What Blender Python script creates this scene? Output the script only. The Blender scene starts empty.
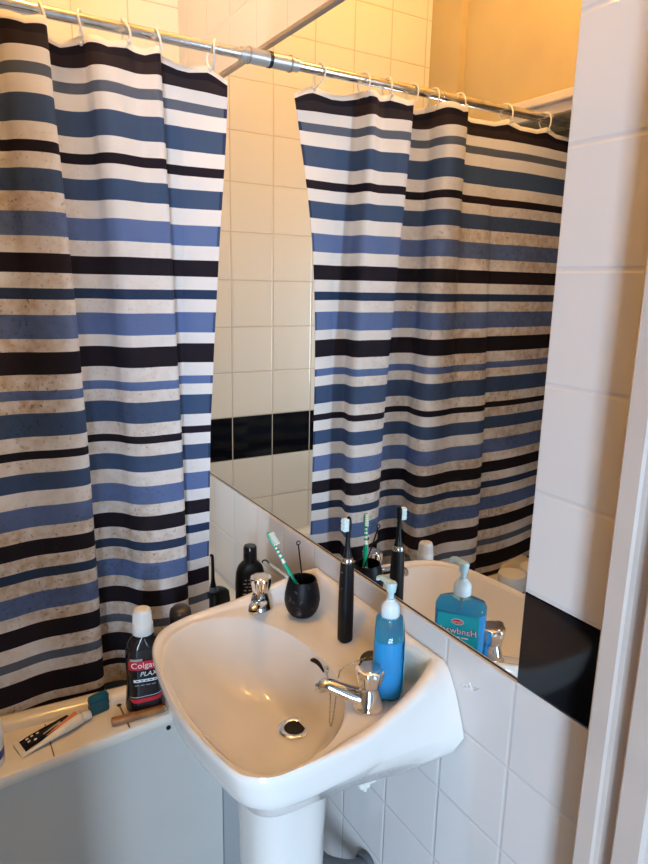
import bpy, bmesh, math, random
from mathutils import Vector, Matrix
random.seed(7)
PI = math.pi
scene = bpy.context.scene
COL = scene.collection

# ------------------------------------------------------------------ materials
def mat(name, color, rough=0.5, metal=0.0, trans=0.0, ior=1.45, coat=0.0, spec=0.5):
    m = bpy.data.materials.new(name); m.use_nodes = True
    b = m.node_tree.nodes['Principled BSDF']
    b.inputs['Base Color'].default_value = (*color, 1)
    b.inputs['Roughness'].default_value = rough
    b.inputs['Metallic'].default_value = metal
    b.inputs['Transmission Weight'].default_value = trans
    b.inputs['IOR'].default_value = ior
    b.inputs['Coat Weight'].default_value = coat
    b.inputs['Specular IOR Level'].default_value = spec
    return m

class NT:
    """tiny helper for building node trees"""
    def __init__(s, m): s.t = m.node_tree; s.b = s.t.nodes['Principled BSDF']; s.out = s.t.nodes['Material Output']
    def n(s, kind, **kw):
        x = s.t.nodes.new(kind)
        for k, v in kw.items(): setattr(x, k, v)
        return x
    def l(s, a, b): s.t.links.new(a, b)
    def math(s, op, a, b=None, c=None):
        x = s.n('ShaderNodeMath', operation=op)
        for i, v in enumerate((a, b, c)):
            if v is None: continue
            if isinstance(v, (int, float)): x.inputs[i].default_value = v
            else: s.l(v, x.inputs[i])
        return x.outputs[0]
    def mix(s, f, a, b):
        x = s.n('ShaderNodeMix', data_type='RGBA')
        for sock, v in ((x.inputs[0], f), (x.inputs[6], a), (x.inputs[7], b)):
            if isinstance(v, (int, float)): sock.default_value = v
            elif isinstance(v, tuple): sock.default_value = (*v, 1)
            else: s.l(v, sock)
        return x.outputs[2]

def noise_tint(m, c2, scale=8.0, lo=.45, hi=.65, bump=0.0, detail=6.0):
    """mottled second colour and a faint bump"""
    t = NT(m)
    co = t.n('ShaderNodeTexCoord')
    nz = t.n('ShaderNodeTexNoise'); nz.inputs['Scale'].default_value = scale; nz.inputs['Detail'].default_value = detail
    t.l(co.outputs['Object'], nz.inputs['Vector'])
    mr = t.n('ShaderNodeMapRange'); mr.inputs[1].default_value = lo; mr.inputs[2].default_value = hi
    t.l(nz.outputs[0], mr.inputs[0])
    c = t.mix(mr.outputs[0], tuple(t.b.inputs['Base Color'].default_value)[:3], c2)
    t.l(c, t.b.inputs['Base Color'])
    if bump:
        bp = t.n('ShaderNodeBump'); bp.inputs['Strength'].default_value = bump; bp.inputs['Distance'].default_value = .002
        t.l(nz.outputs[0], bp.inputs['Height']); t.l(bp.outputs[0], t.b.inputs['Normal'])
    return m

def tile_mat(name, axis, u0, z0, tile, grout, band=None, size=0.152, g=0.010):
    """square glazed tiles; band = row number (down from z0) that is black"""
    m = mat(name, tile, .09, spec=.5); t = NT(m)
    geo = t.n('ShaderNodeNewGeometry'); sp = t.n('ShaderNodeSeparateXYZ'); t.l(geo.outputs['Position'], sp.inputs[0])
    u = t.math('DIVIDE', t.math('SUBTRACT', sp.outputs[axis], u0), size)
    v = t.math('DIVIDE', t.math('SUBTRACT', z0, sp.outputs[2]), size)
    fu = t.math('FRACT', t.math('ADD', u, 100.0)); fv = t.math('FRACT', t.math('ADD', v, 100.0))
    du = t.math('MINIMUM', fu, t.math('SUBTRACT', 1.0, fu)); dv = t.math('MINIMUM', fv, t.math('SUBTRACT', 1.0, fv))
    d = t.math('MINIMUM', du, dv)
    isg = t.math('LESS_THAN', d, g)
    # each tile a hair different
    cu = t.math('FLOOR', u); cv = t.math('FLOOR', v)
    cmb = t.n('ShaderNodeCombineXYZ'); t.l(cu, cmb.inputs[0]); t.l(cv, cmb.inputs[1])
    wn = t.n('ShaderNodeTexWhiteNoise'); t.l(cmb.outputs[0], wn.inputs[0])
    base = t.mix(t.math('MULTIPLY', wn.outputs[0], .35), tile, tuple(c * .9 for c in tile))
    if band is not None:
        isb = t.math('COMPARE', cv, float(band), 0.1)
        base = t.mix(isb, base, (.004, .0045, .008))
    colr = t.mix(isg, base, grout)
    t.l(colr, t.b.inputs['Base Color'])
    t.l(t.math('MULTIPLY_ADD', isg, .5, .08), t.b.inputs['Roughness'])
    mr = t.n('ShaderNodeMapRange'); mr.interpolation_type = 'SMOOTHSTEP'
    mr.inputs[1].default_value = g * .6; mr.inputs[2].default_value = g * 3.2; t.l(d, mr.inputs[0])
    nz = t.n('ShaderNodeTexNoise'); nz.inputs['Scale'].default_value = 9.0; nz.inputs['Detail'].default_value = 1.0
    hgt = t.math('MULTIPLY_ADD', nz.outputs[0], .25, mr.outputs[0])
    bp = t.n('ShaderNodeBump'); bp.inputs['Strength'].default_value = .55; bp.inputs['Distance'].default_value = .0018
    t.l(hgt, bp.inputs['Height']); t.l(bp.outputs[0], t.b.inputs['Normal'])
    return m

M = {}
M['ceramic'] = mat('white_ceramic', (.755, .735, .70), .10, coat=.3)
M['ceramic_flat'] = noise_tint(mat('enamel', (.80, .76, .68), .18, coat=.2), (.74, .68, .58), 5, .4, .7)
M['chrome'] = mat('chrome', (.82, .82, .83), .07, 1.0)
M['rodchrome'] = noise_tint(mat('worn_chrome', (.72, .71, .70), .22, 1.0), (.5, .47, .42), 30, .5, .75)
M['collar'] = mat('grey_plastic_collar', (.42, .42, .42), .35, .4)
M['rubber'] = mat('black_rubber', (.012, .012, .012), .45)
M['black'] = noise_tint(mat('black_plastic', (.006, .006, .007), .40, spec=.25), (.009, .009, .010), 12)
M['blackgloss'] = mat('glossy_black_plastic', (.008, .008, .010), .14)
M['stone'] = noise_tint(mat('speckled_black_stone', (.005, .005, .007), .45, spec=.2), (.07, .07, .08), 60, .60, .72, .3)
M['mirror'] = mat('mirror_silver', (.88, .87, .84), .0, 1.0)
M['bronze'] = mat('brown_strip', (.30, .25, .21), .4, .3)
M['darkedge'] = mat('mirror_edge', (.015, .016, .018), .3)
M['white'] = mat('white_plastic', (.80, .80, .77), .32)
M['offwhite'] = mat('offwhite_paint', (.70, .62, .56), .42)
M['clear'] = mat('clear_plastic', (.75, .68, .60), .15, trans=.6)
M['paint'] = noise_tint(mat('cream_wall_paint', (.56, .46, .27), .65), (.51, .41, .24), 4, .4, .7, .15)
M['plaster'] = noise_tint(mat('white_plaster', (.80, .79, .77), .7), (.76, .75, .73), 4, .4, .7, .1)
M['lobby'] = noise_tint(mat('grey_lobby_paint', (.45, .45, .45), .7), (.40, .40, .40), 4)
M['greywood'] = noise_tint(mat('grey_painted_wood', (.20, .17, .14), .6), (.16, .14, .12), 9)
M['floor'] = noise_tint(mat('vinyl_floor', (.36, .34, .32), .4), (.28, .26, .25), 7, .4, .6, .1)
M['panel'] = noise_tint(mat('pale_grey_panel', (.62, .61, .575), .42), (.59, .58, .55), 3, .4, .65)
M['panel2'] = mat('grey_gap', (.40, .41, .42), .5)
M['blue_shell'] = mat('clear_blue_plastic', (.38, .78, .97), .04, trans=.94, ior=1.3)
M['blue_liquid'] = mat('blue_soap', (.005, .46, .86), .10, trans=.12, ior=1.34)
M['pump'] = mat('milky_pump', (.58, .78, .82), .28, trans=.25)
M['pumpcollar'] = mat('pale_collar', (.72, .82, .86), .28, trans=.1)
M['teal_label'] = mat('teal_label', (.0, .45, .56), .25)
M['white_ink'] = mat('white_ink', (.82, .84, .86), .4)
M['navy_ink'] = mat('navy_ink', (.01, .03, .20), .4)
M['blue_ink'] = mat('blue_ink', (.01, .12, .50), .4)
M['red_ink'] = mat('red_ink', (.55, .015, .03), .35)
M['yellow_ink'] = mat('yellow_ink', (.55, .55, .06), .35)
M['orange_ink'] = mat('orange_ink', (.70, .25, .12), .4)
M['grey_ink'] = mat('grey_ink', (.35, .35, .36), .4)
M['dark_glass'] = mat('dark_mouthwash', (.006, .005, .007), .12, coat=.4)
M['smoke'] = mat('smoky_clear_bottle', (.022, .018, .020), .08, trans=.15)
M['teal'] = noise_tint(mat('teal_plastic', (.004, .10, .135), .35), (.003, .08, .11), 40)
M['wood'] = noise_tint(mat('varnished_wood', (.36, .17, .06), .35), (.24, .10, .035), 30)
M['green'] = mat('green_plastic', (.0, .36, .22), .25)
M['bristle'] = mat('pale_bristles', (.74, .88, .90), .6)
M['greensoft'] = mat('green_white_bristles', (.80, .86, .80), .6)
M['browncap'] = mat('dark_brown_cap', (.035, .026, .022), .35)
M['seam'] = mat('dark_seam', (.16, .10, .06), .7)
M['hole'] = mat('dark_hole', (.004, .004, .004), .7)
M['grey'] = mat('grey_pipe', (.12, .13, .145), .3)
M['ivory'] = mat('ivory_fitting', (.72, .74, .66), .35)
M['daylens'] = mat('jar_white', (.80, .78, .74), .25)

GROUT_W = (.62, .58, .54)
M['tile_right'] = tile_mat('white_tiles_black_band', 1, 0.607, 1.6757, (.66, .635, .62), (.60, .57, .55), 4)
M['tile_back'] = tile_mat('cream_tiles_black_band', 0, 0.007, 1.657, (.82, .81, .76), (.58, .53, .45), 4)

# curtain cloths: white is stained with brown mould specks, mostly low and to the left
def cloth(name, color, stain, speck):
    m = mat(name, color, .75, spec=.2); t = NT(m)
    geo = t.n('ShaderNodeNewGeometry'); sp = t.n('ShaderNodeSeparateXYZ'); t.l(geo.outputs['Position'], sp.inputs[0])
    n1 = t.n('ShaderNodeTexNoise'); n1.inputs['Scale'].default_value = 5; n1.inputs['Detail'].default_value = 4
    n2 = t.n('ShaderNodeTexNoise'); n2.inputs['Scale'].default_value = 140; n2.inputs['Detail'].default_value = 3
    n3 = t.n('ShaderNodeTexNoise'); n3.inputs['Scale'].default_value = 55; n3.inputs['Detail'].default_value = 5
    t.l(geo.outputs['Position'], n1.inputs['Vector']); t.l(geo.outputs['Position'], n2.inputs['Vector']); t.l(geo.outputs['Position'], n3.inputs['Vector'])
    def rng(v, a, b):
        r = t.n('ShaderNodeMapRange'); r.inputs[1].default_value = a; r.inputs[2].default_value = b; t.l(v, r.inputs[0]); return r.outputs[0]
    left = rng(sp.outputs[0], -.36, -.54)
    low = rng(sp.outputs[2], 1.65, .85)
    reach = t.math('MULTIPLY', t.math('MAXIMUM', t.math('MULTIPLY', left, rng(sp.outputs[2], 1.85, 1.6)), t.math('MULTIPLY', low, rng(sp.outputs[0], -.15, -.32))), rng(n1.outputs[0], .30, .55))
    blot = t.math('MULTIPLY', reach, rng(n3.outputs[0], .35, .70))
    spk = t.math('MULTIPLY', reach, rng(n2.outputs[0], .60, .70))
    c = t.mix(t.math('MULTIPLY_ADD', reach, .30, t.math('MULTIPLY', blot, .60)), color, stain)
    c = t.mix(t.math('MULTIPLY', spk, .75), c, speck)
    t.l(c, t.b.inputs['Base Color'])
    wv = t.n('ShaderNodeTexNoise'); wv.inputs['Scale'].default_value = 26; wv.inputs['Detail'].default_value = 3
    mp = t.n('ShaderNodeMapping'); mp.inputs['Scale'].default_value = (1, 1, .12); t.l(geo.outputs['Position'], mp.inputs[0]); t.l(mp.outputs[0], wv.inputs['Vector'])
    bp = t.n('ShaderNodeBump'); bp.inputs['Strength'].default_value = .25; bp.inputs['Distance'].default_value = .006
    t.l(wv.outputs[0], bp.inputs['Height']); t.l(bp.outputs[0], t.b.inputs['Normal'])
    tr = t.n('ShaderNodeBsdfTranslucent'); t.l(c, tr.inputs[0])
    ms = t.n('ShaderNodeMixShader'); ms.inputs[0].default_value = .22
    t.l(t.b.outputs[0], ms.inputs[1]); t.l(tr.outputs[0], ms.inputs[2]); t.l(ms.outputs[0], t.out.inputs[0])
    return m
CL = [cloth('cloth_white', (.90, .89, .89), (.50, .35, .20), (.15, .10, .06)),
      cloth('cloth_black', (.020, .015, .025), (.020, .016, .016), (.03, .026, .022)),
      cloth('cloth_slate', (.135, .17, .245), (.11, .12, .15), (.07, .07, .07)),
      cloth('cloth_blue', (.065, .115, .235), (.055, .085, .15), (.04, .05, .07)),
      cloth('cloth_light_blue', (.145, .225, .47), (.10, .14, .24), (.06, .07, .09)),
      cloth('cloth_navy', (.030, .058, .135), (.04, .06, .10), (.03, .04, .05)),
      cloth('cloth_black_single', (.040, .030, .036), (.04, .03, .03), (.04, .03, .03))]

# ------------------------------------------------------------------ mesh helpers
def obj(name, bm, m, parent=None, smooth=True, angle=40):
    me = bpy.data.meshes.new(name)
    bmesh.ops.recalc_face_normals(bm, faces=bm.faces[:])
    bm.to_mesh(me); bm.free()
    for x in (m if isinstance(m, list) else [m]): me.materials.append(x)
    if smooth:
        for p in me.polygons: p.use_smooth = True
        if angle is not None: me.set_sharp_from_angle(angle=math.radians(angle))
    o = bpy.data.objects.new(name, me); COL.objects.link(o)
    if parent: o.parent = parent
    return o
def tag(o, label=None, cat=None, group=None, kind=None):
    if label: o['label'] = label
    if cat: o['category'] = cat
    if group: o['group'] = group
    if kind: o['kind'] = kind
    return o
def thing(name, label, cat, loc=(0, 0, 0), rotz=0, group=None):
    o = bpy.data.objects.new(name, None); COL.objects.link(o)
    o.location = loc; o.rotation_euler = (0, 0, rotz); o.empty_display_size = .03
    return tag(o, label, cat, group)
def struct(name, bm, m, smooth=False):
    o = obj(name, bm, m, None, smooth); o['kind'] = 'structure'; return o

def box(bm, x0, x1, y0, y1, z0, z1, bev=0, seg=2):
    g = bmesh.ops.create_cube(bm, size=1)
    for v in g['verts']:
        v.co = Vector(((x0 + x1) / 2 + v.co.x * (x1 - x0), (y0 + y1) / 2 + v.co.y * (y1 - y0), (z0 + z1) / 2 + v.co.z * (z1 - z0)))
    if bev:
        es = list({e for v in g['verts'] for e in v.link_edges})
        bmesh.ops.bevel(bm, geom=es, offset=bev, segments=seg, affect='EDGES', profile=.5)
    return bm
def boxes(*a, bev=0):
    bm = bmesh.new()
    for b in a: box(bm, *b, bev=bev)
    return bm
def loft(bm, rings, close=True, cap0=True, cap1=True):
    """rings: lists of points of equal length"""
    R = [[bm.verts.new(p) for p in r] for r in rings]; n = len(R[0])
    for a, b in zip(R, R[1:]):
        for i in range(n if close else n - 1):
            j = (i + 1) % n
            bm.faces.new((a[i], a[j], b[j], b[i]))
    if cap0: bm.faces.new(R[0][::-1])
    if cap1: bm.faces.new(R[-1])
    return bm
def circ(r, z, n=32, cx=0, cy=0, ry=None):
    ry = r if ry is None else ry
    return [Vector((cx + r * math.cos(2 * PI * i / n), cy + ry * math.sin(2 * PI * i / n), z)) for i in range(n)]
def lathe(prof, n=32, cap0=True, cap1=True, bm=None, off=(0, 0), ov=1.0):
    bm = bm or bmesh.new()
    return loft(bm, [circ(max(r, 1e-5), z, n, off[0], off[1], max(r, 1e-5) * ov) for r, z in prof], True, cap0, cap1)
def rrect(w, d, r, z, n=6, cx=0, cy=0):
    """rounded rectangle ring"""
    out = []; r = min(r, w / 2 - 1e-4, d / 2 - 1e-4)
    for sx, sy, a0 in ((1, 1, 0), (-1, 1, 90), (-1, -1, 180), (1, -1, 270)):
        for k in range(n + 1):
            a = math.radians(a0 + 90 * k / n)
            out.append(Vector((cx + sx * (w / 2 - r) + r * math.cos(a), cy + sy * (d / 2 - r) + r * math.sin(a), z)))
    return out
def spline(pts, k=8, closed=False):
    """Catmull-Rom through the points"""
    P = [Vector(p) for p in pts]; n = len(P); out = []
    for i in range(n if closed else n - 1):
        p1, p2 = P[i], P[(i + 1) % n]
        p0 = P[i - 1] if (closed or i > 0) else p1 * 2 - p2
        p3 = P[(i + 2) % n] if (closed or i + 2 < n) else p2 * 2 - p1
        for s in range(k):
            t = s / k
            out.append(.5 * ((2 * p1) + (p2 - p0) * t + (2 * p0 - 5 * p1 + 4 * p2 - p3) * t * t + (3 * p1 - p0 - 3 * p2 + p3) * t ** 3))
    if not closed: out.append(P[-1].copy())
    return out
def tube(bm, pts, r, n=10, flat=1.0, caps=True, closed=False):
    """tube along points; r number or list; flat squashes across"""
    P = [Vector(p) for p in pts]; N = len(P); up = None; rings = []
    for i, p in enumerate(P):
        if closed: t = (P[(i + 1) % N] - P[i - 1]).normalized()
        else: t = (P[min(i + 1, N - 1)] - P[max(i - 1, 0)]).normalized()
        if up is None: up = Vector((0, 0, 1)) if abs(t.z) < .9 else Vector((1, 0, 0))
        a = t.cross(up).normalized(); up = a.cross(t).normalized()
        rr = r[i] if isinstance(r, (list, tuple)) else r
        rings.append([p + a * rr * math.cos(2 * PI * k / n) + up * rr * flat * math.sin(2 * PI * k / n) for k in range(n)])
    if closed:
        rings.append(rings[0]); R = [[bm.verts.new(q) for q in g] for g in rings[:-1]]; R.append(R[0])
        for a, b in zip(R, R[1:]):
            for k in range(n): bm.faces.new((a[k], a[(k + 1) % n], b[(k + 1) % n], b[k]))
        return bm
    return loft(bm, rings, True, caps, caps)
def text_mesh(name, body, size, m, parent, mtx, depth=.0003, shear=0, bend=None, offset=0.0):
    cu = bpy.data.curves.new(name, 'FONT'); cu.body = body; cu.size = size; cu.extrude = depth; cu.shear = shear; cu.offset = offset
    cu.align_x = 'CENTER'; cu.align_y = 'CENTER'; cu.resolution_u = 3
    tmp = bpy.data.objects.new(name, cu); COL.objects.link(tmp)
    dg = bpy.context.evaluated_depsgraph_get(); me = bpy.data.meshes.new_from_object(tmp.evaluated_get(dg))
    bpy.data.objects.remove(tmp); me.materials.clear(); me.materials.append(m)
    for v in me.vertices:
        p = v.co.copy()
        if bend: p = bend(p)
        v.co = mtx @ p
    o = bpy.data.objects.new(name, me); COL.objects.link(o); o.parent = parent
    return o
def cyl_bend(R, zc=0):
    """wrap x,y-plane text around a vertical cylinder whose axis is at -y side"""
    return lambda p: Vector(((R + p.z) * math.sin(p.x / R), -(R + p.z) * math.cos(p.x / R), p.y + zc))
def interp(t, xs, ys):
    if t <= xs[0]: return ys[0]
    for i in range(len(xs) - 1):
        if t <= xs[i + 1]:
            f = (t - xs[i]) / (xs[i + 1] - xs[i]); return ys[i] + (ys[i + 1] - ys[i]) * f
    return ys[-1]
def smooth_interp(t, xs, ys):
    if t <= xs[0]: return ys[0]
    for i in range(len(xs) - 1):
        if t <= xs[i + 1]:
            f = (t - xs[i]) / (xs[i + 1] - xs[i]); f = f * f * (3 - 2 * f); return ys[i] + (ys[i + 1] - ys[i]) * f
    return ys[-1]

# ------------------------------------------------------------------ the room
XL, YB, YF, ZC = -.955, 2.04, .430, 2.92
MY0, MY1, MZ0, MZ1 = .604, 2.034, .915, 2.024          # the mirror's recess in the tiling
struct('wall_right', boxes((0, .02, YF, YB, 0, MZ0), (0, .02, YF, MY0, MZ0, ZC), (0, .02, MY0, YB, MZ1, ZC), (0, .02, MY1, YB, MZ0, MZ1), (.011, .12, YF, YB, 0, ZC)), M['tile_right'])
struct('wall_back', boxes((XL - .1, .12, YB, YB + .1, 0, ZC)), M['tile_back'])
struct('wall_left', boxes((XL - .2, XL, .43, 1.02, 0, ZC), (XL - .2, XL, 1.62, 1.66, 0, ZC), (XL - .2, XL, 1.87, YB, 0, ZC), (XL - .2, XL, 1.66, 1.87, 0, 1.05), (XL - .2, XL, 1.66, 1.87, 1.62, ZC), (XL - .2, XL, 1.02, 1.62, 2.004, ZC), (XL, XL + .03, 1.885, YB, .61, ZC)), M['paint'])
struct('trim_1', boxes((XL, XL + .040, .98, 1.66, 2.034, 2.060), (XL, XL + .022, .98, 1.64, 2.004, 2.034), bev=.004), M['offwhite'])
struct('door_2', boxes((XL - .2, XL - .17, 1.02, 1.62, 0, 2.004)), M['greywood'])
struct('floor', boxes((-2.5, .12, -2.0, YB + .1, -.08, 0)), M['floor'])
struct('ceiling', boxes((-2.5, .12, -2.0, YB + .1, ZC, ZC + .08)), M['plaster'])
# partition with the doorway the room is looked into from, and the lobby on the near side
struct('wall_front', boxes((-2.5, -.83, .37, .43, 0, ZC), (-.83, .0, .37, .43, 2.12, ZC)), M['lobby'])
struct('unseen_shade_screen', boxes((-2.5, -1.19, -.42, -.36, 0, ZC), (-1.19, .12, -.42, -.36, 2.08, ZC)), M['lobby'])  # unseen screen added to keep the lobby daylight off the left side
bm = bmesh.new()
prof = [(.0, .4385), (-.058, .4385), (-.062, .4345), (-.062, .4120), (-.059, .4090), (-.050, .4080), (-.050, .3860), (-.058, .3850), (-.066, .3830), (-.070, .3790), (-.070, .3480), (-.064, .3440), (.06, .3440), (.06, .4385)]
loft(bm, [[Vector((x, y, 0)) for x, y in prof], [Vector((x, y, 2.12)) for x, y in prof]])
M['frame'] = noise_tint(mat('door_frame_paint', (.54, .455, .40), .5), (.50, .42, .37), 6)
struct('door_1', bm, M['frame'])
struct('wall_lobby_right', boxes((.02, .12, -2.0, .40, 0, ZC)), M['lobby'])
struct('wall_lobby_left', boxes((-2.5, -2.42, -2.0, .37, 0, ZC)), M['lobby'])
WX0, WX1, WZ0, WZ1 = -2.20, -1.55, .12, 2.05
struct('wall_lobby_near', boxes((-2.5, WX0, -2.0, -1.9, 0, ZC), (WX1, .12, -2.0, -1.9, 0, ZC), (WX0, WX1, -2.0, -1.9, 0, WZ0), (WX0, WX1, -2.0, -1.9, WZ1, ZC)), M['lobby'])
struct('window_1', boxes((WX0, WX1, -1.98, -1.93, WZ0, WZ0 + .05), (WX0, WX1, -1.98, -1.93, WZ1 - .05, WZ1), (WX0, WX0 + .05, -1.98, -1.93, WZ0 + .05, WZ1 - .05), (WX1 - .05, WX1, -1.98, -1.93, WZ0 + .05, WZ1 - .05)), M['white'])

struct('added_fill_window', boxes((XL - .06, XL - .02, 1.66, 1.68, 1.05, 1.62), (XL - .06, XL - .02, 1.85, 1.87, 1.05, 1.62), (XL - .06, XL - .02, 1.68, 1.85, 1.05, 1.07), (XL - .06, XL - .02, 1.68, 1.85, 1.60, 1.62)), M['white'])  # unseen window frame, added for the fill daylight behind the curtain

# ------------------------------------------------------------------ mirror
t = thing('wall_mirror', 'large frameless wall mirror reflecting the striped curtain, above the washbasin', 'mirror', (.006, (MY0 + MY1) / 2, MZ0))
yc, hh = (MY1 - MY0) / 2, MZ1 - MZ0
obj('glass', boxes((0, .0045, -yc + .001, yc - .001, .003, hh - .010)), M['mirror'], t, False)
obj('top_strip', boxes((-.0068, .0045, -yc + .001, yc - .001, hh - .010, hh - .001), bev=.001), M['bronze'], t)
obj('dark_edge', boxes((-.0005, .0045, -yc + .001, yc - .001, .0003, .003)), M['darkedge'], t, False)

# ------------------------------------------------------------------ bathtub
t = thing('bathtub', 'cream bathtub with raised rim and grey front panel, behind the curtain', 'bathtub', (0, 0, 0))
def front_y(x): return 1.231 + .088 * (x + .35)
def lip_y(x): return 1.316 - .065 * (x + .40)
X0, X1 = XL + .002, -.002
n = 24
bm = bmesh.new()                                           # flat ledge with a rounded front nose
rings = []
for i in range(n + 1):
    x = X0 + (X1 - X0) * i / n; f = front_y(x); b = lip_y(x) + .012
    rings.append([Vector((x, y, z)) for y, z in ((b, .560), (f + .012, .560), (f + .003, .563), (f, .569), (f, .581), (f + .003, .587), (f + .010, .590), (b, .590))])
loft(bm, rings)
obj('ledge', bm, M['ceramic_flat'], t)
def sec(x, a):                                             # resample helper for the rim's outer outline
    return x
bm = bmesh.new()                                           # tub: rim and bowl as lofted rounded rings
def tubring(x0, x1, yf, y1, r, z, tilt=True):
    c = rrect(x1 - x0, 1.0, r, z, 8, (x0 + x1) / 2, .5)
    out = []
    for p in c:
        y0 = yf(p.x) if callable(yf) else yf
        # map y in 0..1 so that the near corners keep their radius
        y = y0 + (p.y if p.y < r * 1.01 else (p.y - r) / (1 - 2 * r) * (y1 - y0 - 2 * r) + r if p.y < 1 - r * 1.01 else (y1 - y0) - (1 - p.y))
        out.append(Vector((p.x, y, z)))
    return out
o1 = lambda d: (lambda x: lip_y(x) + d)
rs = [tubring(X0, X1, o1(.012), YB - .003, .006, .42), tubring(X0, X1, o1(.000), YB - .003, .006, .588), tubring(X0, X1, o1(.006), YB - .003, .006, .600),
      tubring(X0, X1, o1(.022), YB - .003, .006, .607), tubring(X0 + .002, X1, o1(.030), YB - .004, .006, .608),
      tubring(X0 + .10, X1 - .165, o1(.040), YB - .06, .07, .606), tubring(X0 + .108, X1 - .175, o1(.046), YB - .068, .07, .600),
      tubring(X0 + .12, X1 - .185, o1(.052), YB - .08, .08, .56), tubring(X0 + .16, X1 - .20, o1(.085), YB - .10, .09, .35), tubring(X0 + .22, X1 - .23, o1(.13), YB - .15, .10, .24)]
loft(bm, rs)
obj('tub', bm, M['ceramic_flat'], t, angle=50)
bm = bmesh.new()                                           # front panel set back under the ledge
def pan(x0, x1, back): 
    loft(bm, [[Vector((x, front_y(x) + back, 0)), Vector((x, front_y(x) + back, .559)), Vector((x, front_y(x) + back + .01, .559)), Vector((x, front_y(x) + back + .01, 0))] for x in (x0, x1)])
pan(X0, -.215, .014)
obj('front_panel', bm, M['panel'], t, False)
bm = bmesh.new(); pan(-.212, X1, .034); obj('end_panel', bm, M['panel2'], t, False)
s = obj('screw', lathe([(.0052, 0), (.0052, .002), (.004, .003), (.0012, .003)], 16), M['hole'], t); s.location = (-.343, front_y(-.343) + .014, .546); s.rotation_euler = (PI / 2, 0, 0)
for x, w in ((-.580, .0012), (-.430, .0016)):
    bm = bmesh.new(); a = front_y(x) + .004; b = lip_y(x) - .004
    loft(bm, [[Vector((x - w, y, .5895)), Vector((x + w, y, .5895)), Vector((x + w, y, .5906)), Vector((x - w, y, .5906))] for y in (a, b)])
    if w > .0013: bmesh.ops.transform(bm, matrix=Matrix.Translation((0, 0, 0)), verts=bm.verts[:]); 
    obj('seam', bm, M['seam'], t, False)
obj('plug_hole', lathe([(.005, .589), (.005, .5909)], 14, off=(-.430, lip_y(-.43) - .006)), M['hole'], t)

# ------------------------------------------------------------------ shower rod, rings and curtain
RY, RZ = 1.460, 1.988
t = thing('shower_rod', 'long chrome shower rod holding the curtain, fixed to the mirror wall', 'curtain rod', (0, RY, RZ))
def xcyl(bm, x0, x1, r, n=24): return loft(bm, [[Vector((x, r * math.cos(2 * PI * k / n), r * math.sin(2 * PI * k / n))) for k in range(n)] for x in (x0, x1)])
obj('pole', xcyl(xcyl(bmesh.new(), -.50, -.045, .0115), XL - .169, -.50, .0128), M['rodchrome'], t)
bm = bmesh.new()
for x0, x1, r in ((-.052, .002, .0165), (-.066, -.052, .0145)): xcyl(bm, x0, x1, r)
obj('wall_collar', bm, M['collar'], t)
obj('gasket', xcyl(bmesh.new(), .002, .0058, .0176), M['rubber'], t)
obj('collar_ring', xcyl(bmesh.new(), -.0475, -.044, .0182), M['bronze'], t)

ring_x = [-.128, -.250, -.319, -.402, -.472, -.554, -.733, -.896]
Z_TOP = 1.962
# curtain: plan curves of the cloth (distance from the mirror wall, depth) at its top and at its bottom
PT = [(.078, 1.503), (.115, 1.498), (.16, 1.488), (.20, 1.480), (.240, 1.478), (.250, 1.455), (.254, 1.434), (.266, 1.427), (.282, 1.438), (.302, 1.447), (.325, 1.440), (.350, 1.428), (.374, 1.425), (.391, 1.440), (.400, 1.470), (.425, 1.487), (.455, 1.484),
      (.472, 1.466), (.469, 1.430), (.476, 1.398), (.495, 1.384), (.525, 1.386), (.546, 1.402), (.558, 1.428), (.58, 1.446), (.61, 1.452), (.64, 1.450), (.67, 1.449), (.70, 1.448), (.80, 1.444), (.90, 1.452), (1.0, 1.458), (1.06, 1.458)]
PB = [(.146, 1.512), (.168, 1.505), (.191, 1.498), (.212, 1.496), (.232, 1.486), (.228, 1.464), (.222, 1.445), (.230, 1.430), (.248, 1.424), (.268, 1.422), (.288, 1.422), (.308, 1.427), (.326, 1.436), (.342, 1.452), (.358, 1.478), (.385, 1.498), (.420, 1.500),
      (.450, 1.484), (.441, 1.446), (.438, 1.410), (.452, 1.393), (.485, 1.392), (.52, 1.396), (.55, 1.400), (.58, 1.398), (.62, 1.390), (.66, 1.387), (.69, 1.400), (.715, 1.428), (.80, 1.425), (.90, 1.432), (1.0, 1.450), (1.06, 1.458)]
def resample(pts, n):
    d = spline([Vector((x, y, 0)) for x, y in pts], 24); L = [0.0]
    for p, q in zip(d, d[1:]): L.append(L[-1] + (q - p).length)
    out = []; j = 0
    for i in range(n + 1):
        s_ = L[-1] * i / n
        while j < len(L) - 2 and L[j + 1] < s_: j += 1
        out.append(d[j].lerp(d[j + 1], (s_ - L[j]) / max(1e-9, L[j + 1] - L[j])))
    return out
NU = 420
CT = resample(PT, NU)
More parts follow.
